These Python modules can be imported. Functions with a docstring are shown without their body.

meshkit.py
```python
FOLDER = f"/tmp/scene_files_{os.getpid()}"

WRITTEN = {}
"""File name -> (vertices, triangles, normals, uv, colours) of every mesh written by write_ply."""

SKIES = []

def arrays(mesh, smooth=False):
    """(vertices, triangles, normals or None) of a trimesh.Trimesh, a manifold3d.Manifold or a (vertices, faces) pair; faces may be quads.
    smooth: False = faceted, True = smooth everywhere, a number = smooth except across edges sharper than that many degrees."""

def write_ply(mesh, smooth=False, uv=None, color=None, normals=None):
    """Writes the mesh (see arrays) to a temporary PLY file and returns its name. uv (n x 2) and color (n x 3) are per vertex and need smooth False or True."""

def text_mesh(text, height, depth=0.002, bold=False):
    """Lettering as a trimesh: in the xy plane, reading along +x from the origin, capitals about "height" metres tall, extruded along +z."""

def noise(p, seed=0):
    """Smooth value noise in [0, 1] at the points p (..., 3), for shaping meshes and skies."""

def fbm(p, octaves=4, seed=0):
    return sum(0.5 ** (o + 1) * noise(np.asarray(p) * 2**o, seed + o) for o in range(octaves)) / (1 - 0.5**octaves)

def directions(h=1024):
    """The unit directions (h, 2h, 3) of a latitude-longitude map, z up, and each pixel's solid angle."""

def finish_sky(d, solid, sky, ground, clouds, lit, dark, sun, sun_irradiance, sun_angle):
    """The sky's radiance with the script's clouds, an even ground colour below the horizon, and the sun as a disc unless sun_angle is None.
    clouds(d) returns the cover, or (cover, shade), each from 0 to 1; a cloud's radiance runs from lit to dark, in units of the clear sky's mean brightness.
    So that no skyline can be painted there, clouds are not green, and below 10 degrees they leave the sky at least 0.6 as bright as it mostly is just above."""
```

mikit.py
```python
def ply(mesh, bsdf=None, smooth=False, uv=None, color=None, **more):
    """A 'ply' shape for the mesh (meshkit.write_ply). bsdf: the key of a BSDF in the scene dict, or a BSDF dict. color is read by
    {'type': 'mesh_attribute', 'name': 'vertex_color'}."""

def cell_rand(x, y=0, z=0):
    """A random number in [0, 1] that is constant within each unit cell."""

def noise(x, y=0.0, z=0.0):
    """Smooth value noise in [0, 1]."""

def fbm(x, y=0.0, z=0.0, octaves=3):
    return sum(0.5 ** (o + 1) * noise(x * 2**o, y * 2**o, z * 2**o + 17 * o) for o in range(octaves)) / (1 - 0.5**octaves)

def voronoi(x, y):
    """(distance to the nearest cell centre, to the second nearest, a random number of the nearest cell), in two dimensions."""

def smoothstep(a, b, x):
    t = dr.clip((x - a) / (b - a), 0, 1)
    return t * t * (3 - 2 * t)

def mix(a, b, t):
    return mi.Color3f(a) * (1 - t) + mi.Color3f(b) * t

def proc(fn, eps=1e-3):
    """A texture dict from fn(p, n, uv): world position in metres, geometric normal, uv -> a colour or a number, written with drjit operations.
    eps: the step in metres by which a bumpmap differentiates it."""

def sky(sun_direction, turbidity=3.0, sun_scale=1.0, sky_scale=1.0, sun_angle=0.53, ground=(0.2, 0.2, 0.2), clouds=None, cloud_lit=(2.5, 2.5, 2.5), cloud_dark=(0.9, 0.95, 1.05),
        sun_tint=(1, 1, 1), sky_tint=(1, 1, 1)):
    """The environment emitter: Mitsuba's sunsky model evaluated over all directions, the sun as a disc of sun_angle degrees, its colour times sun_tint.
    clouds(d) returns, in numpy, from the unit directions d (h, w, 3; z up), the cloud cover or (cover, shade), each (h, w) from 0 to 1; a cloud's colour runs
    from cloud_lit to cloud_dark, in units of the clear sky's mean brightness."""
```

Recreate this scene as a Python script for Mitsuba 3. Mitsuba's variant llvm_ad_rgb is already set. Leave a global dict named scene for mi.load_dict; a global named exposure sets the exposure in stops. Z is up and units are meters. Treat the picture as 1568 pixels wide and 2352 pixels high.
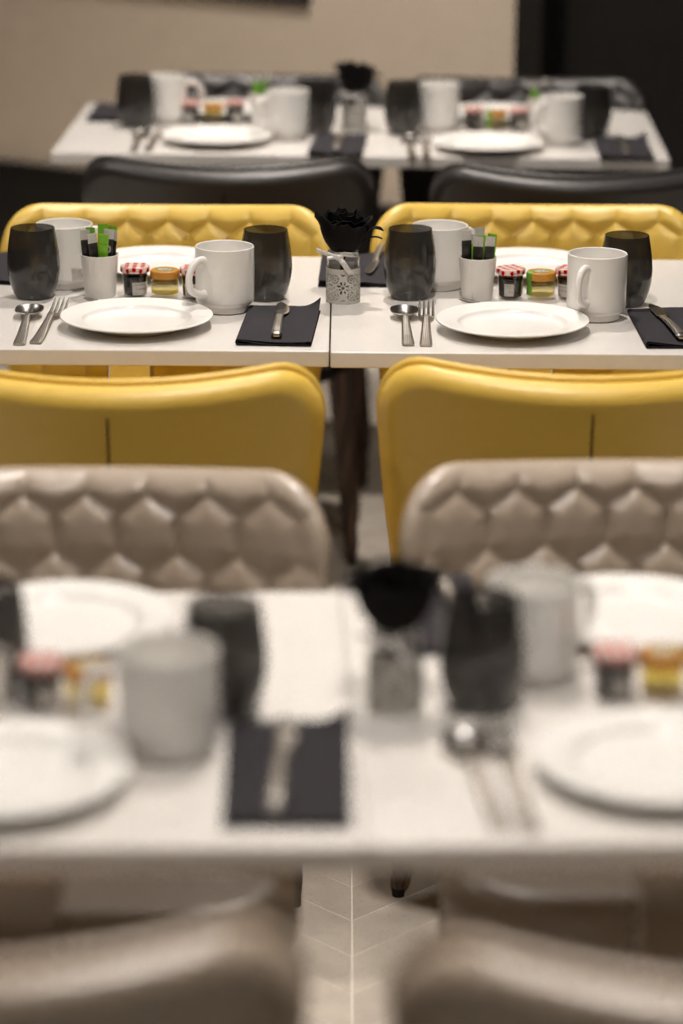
import math
import numpy as np, trimesh, mitsuba as mi, drjit as dr
import shapely.geometry as sg
from shapely import affinity
from shapely.ops import unary_union
import mikit, meshkit
from mikit import ply, proc, noise, fbm, smoothstep, mix, cell_rand

rng = np.random.default_rng(7)
T = mi.ScalarTransform4f
scene, labels = {}, {}
PI = math.pi

# ------------------------------------------------------------------ camera, light, exposure
CAM_H, PITCH, ROLL = 1.659, math.radians(17.124), 0.007
fw = np.array([0, math.cos(PITCH), -math.sin(PITCH)])
right = np.array([math.cos(ROLL), 0, 0]) + math.sin(ROLL) * np.array([0, math.sin(PITCH), math.cos(PITCH)])
up = np.cross(right, fw)
scene['camera'] = {'type': 'thinlens', 'fov': 14.1873, 'fov_axis': 'x', 'near_clip': 0.05, 'far_clip': 60.0,
                   'aperture_radius': 0.0225, 'focus_distance': 3.97,
                   'to_world': T().look_at(origin=[0, 0, CAM_H], target=(np.array([0, 0, CAM_H]) + fw).tolist(), up=up.tolist())}
exposure = 3.8
CEIL = 2.62
LAMP_RGB = np.array([1.0, 0.915, 0.83])
# x, y, strength of the ceiling downlights
LAMPS = [(0.12, 1.62, 0.90, 'over the near chairs, nearest the camera'), (0.08, 3.08, 1.12, 'between the near and the middle tables'), (0.06, 4.78, 1.20, 'between the middle and the far tables'), (-0.12, 5.95, 1.10, 'before the beige wall'),
         (-1.60, 3.06, 0.55, 'left of the middle tables'), (1.75, 3.06, 0.45, 'right of the near tables'), (-1.60, 4.78, 0.65, 'left of the far tables'), (1.75, 4.78, 0.06, 'right of the far tables')]
LAMP_POWER = 92.0


# ------------------------------------------------------------------ helpers
def rgb(*c):
    return {'type': 'rgb', 'value': list(map(float, c))}


def put(key, shape, label=None, cat=None, group=None, kind=None):
    assert key not in scene, key
    scene[key] = shape
    say(key, label, cat, group, kind)
    return key


def say(key, label=None, cat=None, group=None, kind=None):
    d = {k: v for k, v in (('label', label), ('category', cat), ('group', group), ('kind', kind)) if v}
    if d:
        labels[key] = {**labels.get(key, {}), **d}


counts = {}


def fresh(name):
    """The next free key of this kind: chair, chair_001, ..."""
    n = counts.get(name, 0)
    counts[name] = n + 1
    return name if n == 0 else f'{name}_{n:03d}'


def at(x, y, z=0.0, yaw=0.0):
    return T().translate([float(x), float(y), float(z)]).rotate([0, 0, 1], math.degrees(yaw))


def build(name, parts, xf, label, cat, group=None):
    """One thing: parts is a list of (part key, shape dict[, label]); the key of a sub-part holds two underscores itself."""
    key = fresh(name)
    seen = {}
    for p in parts:
        n = p[0]
        k = seen.get(n, 0)
        seen[n] = k + 1
        put(f'{key}__{n}' + (f'_{k:03d}' if k else ''), {**p[1], 'to_world': xf}, p[2] if len(p) > 2 else None)
    say(key, label, cat, group)
    return key


def single(name, shape, xf, label, cat, group=None):
    key = fresh(name)
    return put(key, {**shape, 'to_world': xf}, label, cat, group)


def grid_faces(nu, nv, wrap=False):
    i, j = np.meshgrid(np.arange(nv - 1), np.arange(nu if wrap else nu - 1), indexing='ij')
    a = i * nu + j
    b = i * nu + (j + 1) % nu
    return np.stack([a, b, b + nu, a + nu], -1).reshape(-1, 4)


def tri(q):
    q = np.asarray(q)
    return np.vstack([q[:, [0, 1, 2]], q[:, [0, 2, 3]]])


def mesh(v, f):
    f = np.asarray(f)
    if f.shape[1] == 4:
        f = tri(f)
    return trimesh.Trimesh(np.asarray(v, float), f, process=False)


def cat_m(*ms):
    return trimesh.util.concatenate(list(ms))


def fix(m):
    m.merge_vertices()
    trimesh.repair.fix_normals(m)
    return m


def lathe(profile, n=64):
    """A closed solid of revolution from (r, z) points that run from the axis to the axis, counter-clockwise seen with r to the right."""
    p = np.asarray(profile, float)
    m = trimesh.creation.revolve(p, sections=n)
    if m.volume < 0:
        m.invert()
    return m


def curve(points, per=6):
    """Catmull-Rom through 2-D or 3-D points."""
    p = np.asarray(points, float)
    q = np.vstack([2 * p[0] - p[1], p, 2 * p[-1] - p[-2]])
    out = []
    for k in range(1, len(q) - 2):
        for t in np.arange(per) / per:
            out.append(0.5 * (2 * q[k] + (q[k + 1] - q[k - 1]) * t + (2 * q[k - 1] - 5 * q[k] + 4 * q[k + 1] - q[k + 2]) * t * t + (3 * q[k] - q[k - 1] - 3 * q[k + 1] + q[k + 2]) * t ** 3))
    out.append(p[-1])
    return np.array(out)


def tube(points, radii, sides=10, flat=(1.0, 1.0), ref=None):
    """A solid along a polyline; flat scales the section across and along the reference direction."""
    p = np.asarray(points, float)
    r = np.broadcast_to(np.asarray(radii, float), (len(p),))
    t = np.gradient(p, axis=0)
    t /= np.linalg.norm(t, axis=1, keepdims=True)
    ref = np.array([0, 0, 1.0]) if ref is None else np.asarray(ref, float)
    a = np.cross(t, ref)
    a /= np.linalg.norm(a, axis=1, keepdims=True) + 1e-12
    b = np.cross(a, t)
    ang = np.arange(sides) * 2 * PI / sides
    v = p[:, None] + r[:, None, None] * (flat[0] * np.cos(ang)[None, :, None] * a[:, None] + flat[1] * np.sin(ang)[None, :, None] * b[:, None])
    v = np.vstack([v.reshape(-1, 3), p[0], p[-1]])
    n = len(p)
    f = tri(grid_faces(sides, n, True)).tolist()
    for k in range(sides):
        f.append([n * sides, k, (k + 1) % sides][::-1])
        f.append([n * sides + 1, (n - 1) * sides + k, (n - 1) * sides + (k + 1) % sides])
    m = mesh(v, f)
    if m.volume < 0:
        m.invert()
    return m


def ring_pts(w, d, r, k=6):
    """A rounded rectangle, counter-clockwise."""
    r = min(r, w / 2 - 1e-4, d / 2 - 1e-4)
    out = []
    for q, (sx, sy) in enumerate(((1, 1), (-1, 1), (-1, -1), (1, -1))):
        a = np.linspace(q * PI / 2, (q + 1) * PI / 2, k)
        out.append(np.stack([sx * (w / 2 - r) + r * np.cos(a), sy * (d / 2 - r) + r * np.sin(a)], 1))
    return np.vstack(out)


def slab(w, d, z0, z1, r, bevel, k=6, steps=3):
    """A box with rounded upright corners and rounded upper and lower edges."""
    bevel = min(bevel, (z1 - z0) / 2 - 1e-5)
    a = np.linspace(0, PI / 2, steps + 1)
    prof = [(bevel * (1 - math.sin(x)), z0 + bevel * (1 - math.cos(x))) for x in a] + [(bevel * (1 - math.cos(x)), z1 - bevel * (1 - math.sin(x))) for x in a]
    layers = []
    for ins, z in prof:
        p = ring_pts(w - 2 * ins, d - 2 * ins, max(r - ins, 0.0005), k)
        layers.append(np.column_stack([p, np.full(len(p), z)]))
    n = len(layers[0])
    v = np.vstack(layers + [[[0, 0, z0]], [[0, 0, z1]]])
    f = tri(grid_faces(n, len(layers), True)).tolist()
    c0, c1, o = len(v) - 2, len(v) - 1, (len(layers) - 1) * n
    for j in range(n):
        f.append([c0, (j + 1) % n, j])
        f.append([c1, o + j, o + (j + 1) % n])
    m = mesh(v, f)
    if m.volume < 0:
        m.invert()
    return m


def prism(poly, h, z=0.0):
    gs = getattr(poly, 'geoms', [poly])
    m = cat_m(*[trimesh.creation.extrude_polygon(g, h, engine='earcut') for g in gs])
    m.apply_translation([0, 0, z])
    return m


def wrap_on(m, radius, phi0=0.0, step=0.0025):
    """Bends a mesh that lies in the xy plane (z = outward) around the z axis; radius is a number or a function of height; phi0 = -pi/2 faces -y."""
    v, f = trimesh.remesh.subdivide_to_size(m.vertices, m.faces, step, max_iter=12)
    r0 = radius(v[:, 1]) if callable(radius) else radius
    rm = np.mean(r0)
    a = phi0 + v[:, 0] / rm
    rr = r0 + v[:, 2]
    return mesh(np.stack([rr * np.cos(a), rr * np.sin(a), v[:, 1]], 1), f)


def solidify(v, nu, nv, th):
    """A sheet given as a (nv x nu) grid, with thickness."""
    v = v.reshape(nv, nu, 3)
    du, dv = np.gradient(v, axis=1), np.gradient(v, axis=0)
    n = np.cross(du, dv)
    n /= np.linalg.norm(n, axis=2, keepdims=True) + 1e-12
    a, b = (v + n * th / 2).reshape(-1, 3), (v - n * th / 2).reshape(-1, 3)
    q = grid_faces(nu, nv)
    N = nu * nv
    edge = list(range(nu)) + [k * nu + nu - 1 for k in range(1, nv)] + [(nv - 1) * nu + k for k in range(nu - 2, -1, -1)] + [k * nu for k in range(nv - 2, 0, -1)]
    side = [[edge[k], edge[k] + N, edge[(k + 1) % len(edge)] + N, edge[(k + 1) % len(edge)]] for k in range(len(edge))]
    m = mesh(np.vstack([a, b]), np.vstack([tri(q), tri(q[:, ::-1] + N), tri(side)]))
    if m.volume < 0:
        m.invert()
    return m


# ------------------------------------------------------------------ materials
def plastic(key, color, alpha=0.1, ior=1.49, nonlinear=False):
    scene[key] = {'type': 'twosided', 'bsdf': {'type': 'roughplastic', 'distribution': 'ggx', 'alpha': alpha, 'int_ior': ior, 'diffuse_reflectance': color if isinstance(color, dict) else rgb(*color), 'nonlinear': nonlinear}}


def princ(key, color, rough=0.5, spec=0.5, metal=0.0, bump=None, **more):
    b = {'type': 'principled', 'base_color': color if isinstance(color, dict) else rgb(*color), 'roughness': rough, 'specular': spec, 'metallic': metal, **more}
    if bump:
        b = {'type': 'bumpmap', 'arbitrary': bump[0], 'scale': bump[1], 'bsdf': b}
    scene[key] = {'type': 'twosided', 'bsdf': b}


def thin(key, t, ior=1.5):
    scene[key] = {'type': 'thindielectric', 'int_ior': ior, 'specular_transmittance': rgb(*t)}


def metal(key, color, alpha):
    scene[key] = {'type': 'twosided', 'bsdf': {'type': 'roughconductor', 'distribution': 'ggx', 'alpha': alpha, 'material': 'none', 'specular_reflectance': rgb(*color)}}


plastic('white_laminate', (0.735, 0.705, 0.67), 0.09)
plastic('porcelain', (0.83, 0.815, 0.785), 0.035, 1.52)
plastic('cup_porcelain', (0.74, 0.715, 0.675), 0.05, 1.52)
LEATHER = lambda p, n, uv: fbm(p.x * 420, p.y * 420, p.z * 420, 2)
princ('yellow_leather', (0.66, 0.445, 0.078), 0.42, 0.55)
princ('taupe_leather', (0.36, 0.29, 0.225), 0.36, 0.9)
princ('black_leather', (0.020, 0.0172, 0.0165), 0.42, 0.55)
princ('yellow_seam', (0.10, 0.055, 0.008), 0.7, 0.2)
princ('taupe_seam', (0.06, 0.047, 0.036), 0.7, 0.2)
princ('black_seam', (0.006, 0.005, 0.005), 0.7, 0.2)
princ('dark_fabric', (0.012, 0.011, 0.010), 0.8, 0.2)


def wood_fn(p, n, uv):
    g = fbm(p.x * 90, p.y * 90, p.z * 9, 3)
    return mix((0.022, 0.012, 0.007), (0.085, 0.047, 0.028), smoothstep(0.35, 0.75, g))


princ('dark_wood', proc(wood_fn), 0.45, 0.4)
princ('black_rubber', (0.008, 0.008, 0.008), 0.6, 0.3)
metal('mirror_steel', (0.74, 0.71, 0.66), 0.03)
metal('polished_steel', (0.80, 0.77, 0.72), 0.05)


def knurl_fn(p, n, uv):
    a = (p.x + p.y) * 1100
    b = (p.x - p.y) * 1100
    k = dr.sin(a) * dr.sin(b)
    return mix((0.30, 0.27, 0.235), (0.62, 0.57, 0.51), smoothstep(-0.5, 0.5, k))


scene['etched_steel'] = {'type': 'twosided', 'bsdf': {'type': 'principled', 'base_color': proc(knurl_fn), 'metallic': 1.0, 'roughness': 0.38}}
princ('black_metal', (0.012, 0.011, 0.011), 0.4, 0.5)
scene['smoked_glass'] = {'type': 'blendbsdf', 'weight': 0.82,
                         'clear': {'type': 'thindielectric', 'int_ior': 1.5, 'specular_transmittance': rgb(.80, .78, .74)},
                         'smoke': {'type': 'twosided', 'bsdf': {'type': 'roughplastic', 'distribution': 'ggx', 'alpha': 0.035, 'int_ior': 1.56, 'diffuse_reflectance': rgb(.022, .021, .0195)}}}
thin('clear_glass', (0.985, 0.985, 0.975), 1.30)
thin('honey', (0.90, 0.78, 0.30), 1.25)
thin('apricot_jam', (0.70, 0.27, 0.04))
plastic('berry_jam', (0.018, 0.006, 0.010), 0.08)
plastic('red_jam', (0.095, 0.012, 0.010), 0.08)
plastic('orange_jam', (0.42, 0.15, 0.025), 0.08)


def gingham_fn(p, n, uv):
    a = dr.select(dr.abs(uv.x / 0.0120 - dr.round(uv.x / 0.0120)) < 0.25, 1.0, 0.0)
    b = dr.select(dr.abs(uv.y / 0.0120 - dr.round(uv.y / 0.0120)) < 0.25, 1.0, 0.0)
    return mix((0.78, 0.70, 0.63), (0.52, 0.022, 0.028), 0.5 * (a + b) * (0.55 + 0.45 * a * b) + 0.12 * a)


plastic('gingham', proc(gingham_fn), 0.12)


def honey_lid_fn(p, n, uv):
    f1, f2, w = mikit.voronoi(uv.x * 420, uv.y * 420)
    return mix((0.34, 0.125, 0.012), (0.66, 0.29, 0.035), smoothstep(0.02, 0.22, f2 - f1))


plastic('honey_lid_gold', proc(honey_lid_fn), 0.18)
plastic('paper_label', (0.76, 0.73, 0.67), 0.4)
plastic('paper_green', (0.20, 0.46, 0.045), 0.3)
plastic('ink', (0.03, 0.026, 0.024), 0.5)
plastic('cream_paper', (0.80, 0.77, 0.70), 0.4)


def glitter_fn(p, n, uv):
    f1, f2, w = mikit.voronoi(p.x * 1500 + p.y * 700, p.z * 1500 + p.y * 300)
    return mix((0.52, 0.50, 0.48), (1.0, 0.98, 0.95), smoothstep(0.55, 0.95, w))


princ('glitter_ribbon', proc(glitter_fn), 0.35, 0.7, 0.3)
princ('black_petal', (0.0045, 0.0040, 0.0042), 0.75, 0.12)
plastic('stick_black', (0.010, 0.009, 0.009), 0.14)
plastic('stick_green', (0.20, 0.50, 0.018), 0.2)


def foil_fn(p, n, uv):
    a = dr.abs(uv.x * 900 - dr.round(uv.x * 900))
    b = dr.abs(uv.y * 900 - dr.round(uv.y * 900))
    return mix((0.10, 0.095, 0.09), (0.66, 0.63, 0.59), smoothstep(0.16, 0.30, dr.sqrt(a * a + b * b)))


plastic('stick_foil', proc(foil_fn), 0.2)


def napkin_fn(p, n, uv):
    return mix((0.014, 0.0125, 0.016), (0.026, 0.0235, 0.028), fbm(p.x * 1400, p.y * 1400, p.z * 900, 2))


princ('paper_napkin', proc(napkin_fn), 0.85, 0.25)


def wall_fn(p, n, uv):
    return mix((0.66, 0.555, 0.44), (0.70, 0.59, 0.47), fbm(p.x * 30, p.y * 30, p.z * 30, 3))


princ('wall_paint', proc(wall_fn), 0.75, 0.25)
princ('ceiling_paint', (0.05, 0.047, 0.044), 0.8, 0.2)
princ('dim_wall_paint', (0.03, 0.026, 0.022), 0.8, 0.2)
princ('black_paint', (0.010, 0.009, 0.008), 0.55, 0.3)
princ('black_panel', (0.013, 0.0115, 0.010), 0.5, 0.3)


def tile_fn(k):
    tone = ((0.66, 0.585, 0.505), (0.69, 0.615, 0.535), (0.72, 0.645, 0.56))[k]

    def fn(p, n, uv):
        g = fbm(p.x * 26 + 9 * k, p.y * 26, 0, 4)
        speck = smoothstep(0.80, 0.86, noise(p.x * 330, p.y * 330))
        return mix(mix(tuple(c * 0.90 for c in tone), tuple(c * 1.08 for c in tone), g), (0.30, 0.24, 0.19), 0.18 * speck)
    return fn


for k in range(3):
    plastic(f'floor_tile_{k}', proc(tile_fn(k)), 0.22)
princ('grout', (0.85, 0.79, 0.70), 0.8, 0.2)


def far_floor_fn(p, n, uv):
    return mix((0.60, 0.53, 0.45), (0.68, 0.605, 0.52), fbm(p.x * 20, p.y * 20, 0, 4))


plastic('floor_field', proc(far_floor_fn), 0.22)
metal('lamp_reflector', (0.5, 0.48, 0.45), 0.25)
princ('picture_dark', (0.02, 0.019, 0.018), 0.35, 0.5)
princ('picture_grey', (0.10, 0.095, 0.09), 0.4, 0.5)

# ------------------------------------------------------------------ the room
RX0, RX1, RY0 = -3.2, 3.4, -3.4


def box(x0, x1, y0, y1, z0, z1):
    m = trimesh.creation.box([x1 - x0, y1 - y0, z1 - z0])
    m.apply_translation([(x0 + x1) / 2, (y0 + y1) / 2, (z0 + z1) / 2])
    return m


put('floor', ply(box(RX0 - .2, RX1 + .2, RY0 - .2, 9.6, -0.12, -0.0006), 'grout'), 'beige stone tile floor laid in a chevron', kind='structure')
# chevron tiles, each one a part of the floor, where the gaps between the tables show them
COLW, STEP, GAP = 0.32, 0.11, 0.0019
TX0, TY0, NCOL, NROW = 0.0185 - 3 * COLW, 1.30, 6, 48


def tile_mesh(sgn):
    """A chevron stone: a parallelogram between two column seams, its ends stepping at 45 degrees."""
    w, h = COLW - GAP, STEP - GAP * 1.41
    rise = sgn * w
    p = [(-w / 2, -rise / 2 - h / 2), (w / 2, rise / 2 - h / 2), (w / 2, rise / 2 + h / 2), (-w / 2, -rise / 2 + h / 2)]
    b = p
    m = prism(sg.Polygon(p), 0.0075, -0.0077)
    top = prism(sg.Polygon(b).buffer(-0.0002), 0.0002, -0.0002)
    return cat_m(m, top)


tiles = {(s, k): ply(tile_mesh(s), f'floor_tile_{k}') for s in (-1, 1) for k in range(3)}
n_tile = 0
for c in range(NCOL):
    sgn = -1 if c % 2 == 0 else 1        # the seam at x = 0.0185 is a V
    for r in range(NROW):
        k = int(rng.integers(3))
        x = TX0 + (c + 0.5) * COLW
        y = TY0 + r * STEP + 0.0185 + COLW / 2
        put('floor__tile' + (f'_{n_tile:03d}' if n_tile else ''), {**tiles[sgn, k], 'to_world': at(x, y)})
        n_tile += 1
# beyond the tiles that can be told apart the floor goes on
YA, YB = TY0 - .02, TY0 + NROW * STEP + .36
put('floor__field', ply(cat_m(box(RX0, TX0 - .002, RY0, 9.4, -.02, -.001), box(TX0 + NCOL * COLW + .002, RX1, RY0, 9.4, -.02, -.001),
                              box(TX0 - .002, TX0 + NCOL * COLW + .002, RY0, TY0 - .16, -.02, -.001), box(TX0 - .002, TX0 + NCOL * COLW + .002, YB - .2, 9.4, -.02, -.001)), 'floor_field'))
put('ceiling', ply(box(RX0 - .2, RX1 + .2, RY0 - .2, 9.6, CEIL + 0.09, CEIL + .2), 'ceiling_paint'), 'plain ceiling above the tables', kind='structure')
put('wall_left', ply(box(RX0 - .15, RX0, RY0, 9.5, 0, CEIL + .1), 'dim_wall_paint'), 'side wall left of the tables', kind='structure')
put('wall_right', ply(box(RX1, RX1 + .15, RY0, 9.5, 0, CEIL + .1), 'dim_wall_paint'), 'side wall right of the tables', kind='structure')
put('wall_front', ply(box(RX0 - .15, RX1 + .15, RY0 - .15, RY0, 0, CEIL + .1), 'dim_wall_paint'), 'wall behind the camera', kind='structure')
# the far wall runs obliquely; u runs along it to the right, w out of it towards the tables
W0, WA = np.array([0.409, 6.50]), math.atan2(-0.80, 1.372)
wall_xf = T().translate([float(W0[0]), float(W0[1]), 0]).rotate([0, 0, 1], math.degrees(WA))


def on_wall(u0, u1, d0, d1, z0, z1):
    """A box on the far wall: u from its right end, d in front of its face."""
    return box(u0, u1, -d1, -d0, z0, z1)


put('wall_back', {**ply(on_wall(-4.4, 0, -.14, 0, 0, CEIL + .1), 'wall_paint'), 'to_world': wall_xf}, 'plain beige wall behind the far table', kind='structure')
wains = [('baseboard_back__panel', ply(on_wall(-4.4, 0, 0, .018, 0.0, .375), 'black_panel')), ('baseboard_back__ledge', ply(on_wall(-4.4, 0, 0, .026, .375, .395), 'black_paint'))]
for k, s in wains:
    put(k, {**s, 'to_world': wall_xf})
say('baseboard_back', 'tall black skirting along the foot of the beige wall', kind='structure')
# right of the wall's end: a black door in a black frame and black boarding
for k, s in [('door_1__leaf', ply(on_wall(.075, .56, -.10, -.06, 0.005, 2.1), 'black_paint')), ('door_1__frame', ply(cat_m(on_wall(0, .07, -.14, .022, 0, 2.16), on_wall(.565, .63, -.14, .022, 0, 2.16), on_wall(.07, .565, -.14, .022, 2.105, 2.16)), 'black_panel'))]:
    put(k, {**s, 'to_world': wall_xf})
say('door_1', 'black door in a black frame right of the beige wall', kind='structure')
put('wall_dark', {**ply(cat_m(on_wall(.63, 4.2, -.14, -.01, 0, CEIL + .1), on_wall(0, .63, -.14, 0, 2.16, CEIL + .1)), 'black_paint'), 'to_world': wall_xf}, 'black boarded wall right of the door', kind='structure')
board = ply(on_wall(0, .142, -.012, .012, 0, CEIL), 'black_panel')
for k in range(9):
    put('wall_dark__board' + (f'_{k:03d}' if k else ''), {**board, 'to_world': wall_xf @ T().translate([.635 + .15 * k, 0, 0])})
# the picture whose lower edge shows at the top
PU0, PU1, PZ0, PZ1 = -1.50, -0.570, 0.866, 1.52
pf = [('frame', ply(cat_m(on_wall(PU0, PU1, .001, .014, PZ0, PZ0 + .018), on_wall(PU0, PU1, .001, .014, PZ1 - .018, PZ1), on_wall(PU0, PU0 + .018, .001, .014, PZ0 + .018, PZ1 - .018), on_wall(PU1 - .018, PU1, .001, .014, PZ0 + .018, PZ1 - .018)), 'black_paint')),
      ('print', ply(on_wall(PU0 + .018, PU1 - .018, .002, .009, PZ0 + .018, PZ1 - .018), 'picture_grey'), 'dark grey print')]
build('wall_picture', pf, wall_xf, 'dark framed picture on the beige wall, cut off by the top of the photo', 'picture')

# ceiling downlights
can = trimesh.creation.revolve(np.array([[.055, 0], [.062, 0], [.062, .085], [.0, .085], [.0, .080], [.055, .080], [.055, 0]]), sections=40)
can = fix(can)
can_s = ply(can, 'black_metal', smooth=35)
trim_s = ply(fix(trimesh.creation.revolve(np.array([[.056, -.004], [.078, -.003], [.078, .001], [.056, .001], [.056, -.004]]), sections=40)), 'ceiling_paint', smooth=35)
bulb = trimesh.creation.revolve(np.array([[0, 0], [.051, 0], [.051, .01], [0, .01], [0, 0]]), sections=32)
bulb = fix(bulb)
holes = []
for i, (x, y, s, place) in enumerate(LAMPS):
    key = fresh('downlight')
    xf = at(x, y, CEIL)
    put(f'{key}__housing', {**can_s, 'to_world': xf})
    put(f'{key}__trim_ring', {**trim_s, 'to_world': xf})
    put(f'{key}__lamp', {**ply(bulb), 'to_world': at(x, y, CEIL + .045), 'bsdf': {'type': 'diffuse', 'reflectance': rgb(.5, .5, .5)},
                         'emitter': {'type': 'area', 'radiance': rgb(*(LAMP_RGB * LAMP_POWER * s))}})
    say(key, f'round recessed ceiling downlight {place}', 'lamp', 'ceiling downlights')
    holes.append(sg.Point(x, y).buffer(.060, 24))
soffit = sg.box(RX0, RY0, RX1, 9.4).difference(unary_union(holes))
put('ceiling__panel', ply(prism(soffit, .088, CEIL + .001), 'ceiling_paint'))

# ------------------------------------------------------------------ the tables
TW, TD, TH = 0.602, 0.64, 0.75
top_s = ply(slab(TW, TD, TH - .023, TH, .004, .0022, 4, 3), 'white_laminate', smooth=40)
col_s = ply(slab(.065, .065, .012, TH - .029, .004, .001, 3, 1), 'mirror_steel', smooth=40)
base_s = ply(slab(.40, .40, .0005, .012, .02, .003, 5, 2), 'mirror_steel', smooth=40)
mount_s = ply(slab(.26, .26, TH - .029, TH - .0225, .01, .001, 3, 1), 'black_metal', smooth=40)
ROW = {1: 'blurred near', 2: 'sharp middle', 3: 'far'}
SIDE = {'L': 'left', 'R': 'right'}
# the middle of a pair's front edge, and its turn
PAIRS = {1: (0.022, 2.035, 0.036), 2: (-0.018, 3.708, 0.0), 3: (0.030, 5.302, -0.026)}
for row, (px, py, a) in PAIRS.items():
    c, s = math.cos(a), math.sin(a)
    for sd in 'LR':
        lx, ly = (-1 if sd == 'L' else 1) * (TW / 2 + (.0001 if row == 1 else .0008)), TD / 2 - (.004 if sd == 'R' and row == 2 else 0)
        build('dining_table', [('tabletop', top_s), ('column', col_s, 'mirror polished square steel column'), ('base_plate', base_s), ('mounting_plate', mount_s)],
              at(px + c * lx - s * ly, py + s * lx + c * ly, 0, a), f'square white laminate cafe table, the {SIDE[sd]} one of the {ROW[row]} pair', 'table', 'white cafe tables')

# ------------------------------------------------------------------ the chairs
ZT, ZB, HW = 0.800, 0.415, 0.270


def half_width(z):
    return HW - 0.15 * np.maximum(0, 0.74 - z) ** 1.3


def rows_of(zt, zb, ax, az, grow, n):
    """Heights from the bottom to the top with more rows near the rounded corners, and each row's half width."""
    t = np.linspace(0, 1, n)
    z = zb + (zt - zb) * np.sin(t * PI / 2) ** 0.92
    k = np.clip((z - (zt - az)) / az, 0, 1)
    w = half_width(z) + grow - ax * (1 - np.maximum(0, 1 - k ** 2.2) ** (1 / 2.2))
    return z, w


def back_mid(x, z):
    a = np.abs(x) / HW
    zz = (z - ZB) / (ZT - ZB)
    return (ZT - z) * 0.20 + (0.085 + 0.075 * (1 - np.clip(zz, 0, 1)) ** 1.5) * a ** 2.0


def hex_puff(x, v):
    """Height from 0 on the seams to 1 in a cell's middle; v = distance below the top."""
    X, Y = x / 0.068, (v - 0.0725) / 0.083 * 1.1547
    best = np.full(x.shape, -9.0)
    r3 = math.sqrt(3) / 2
    jr = np.round(Y / r3)
    for dj in (-1, 0, 1):
        j = jr + dj
        off = 0.5 * (np.mod(j, 2))
        i = np.round(X - off)
        for di in (-1, 0, 1):
            dx, dy = X - (i + di + off), Y - j * r3
            e = 0.5 - np.maximum(np.abs(dx), np.maximum(np.abs(dx * .5 + dy * r3), np.abs(dx * .5 - dy * r3)))
            best = np.maximum(best, e)
    t = np.clip(best / 0.5, 0, 1)
    return 1 - (1 - t) ** 3.4


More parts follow.
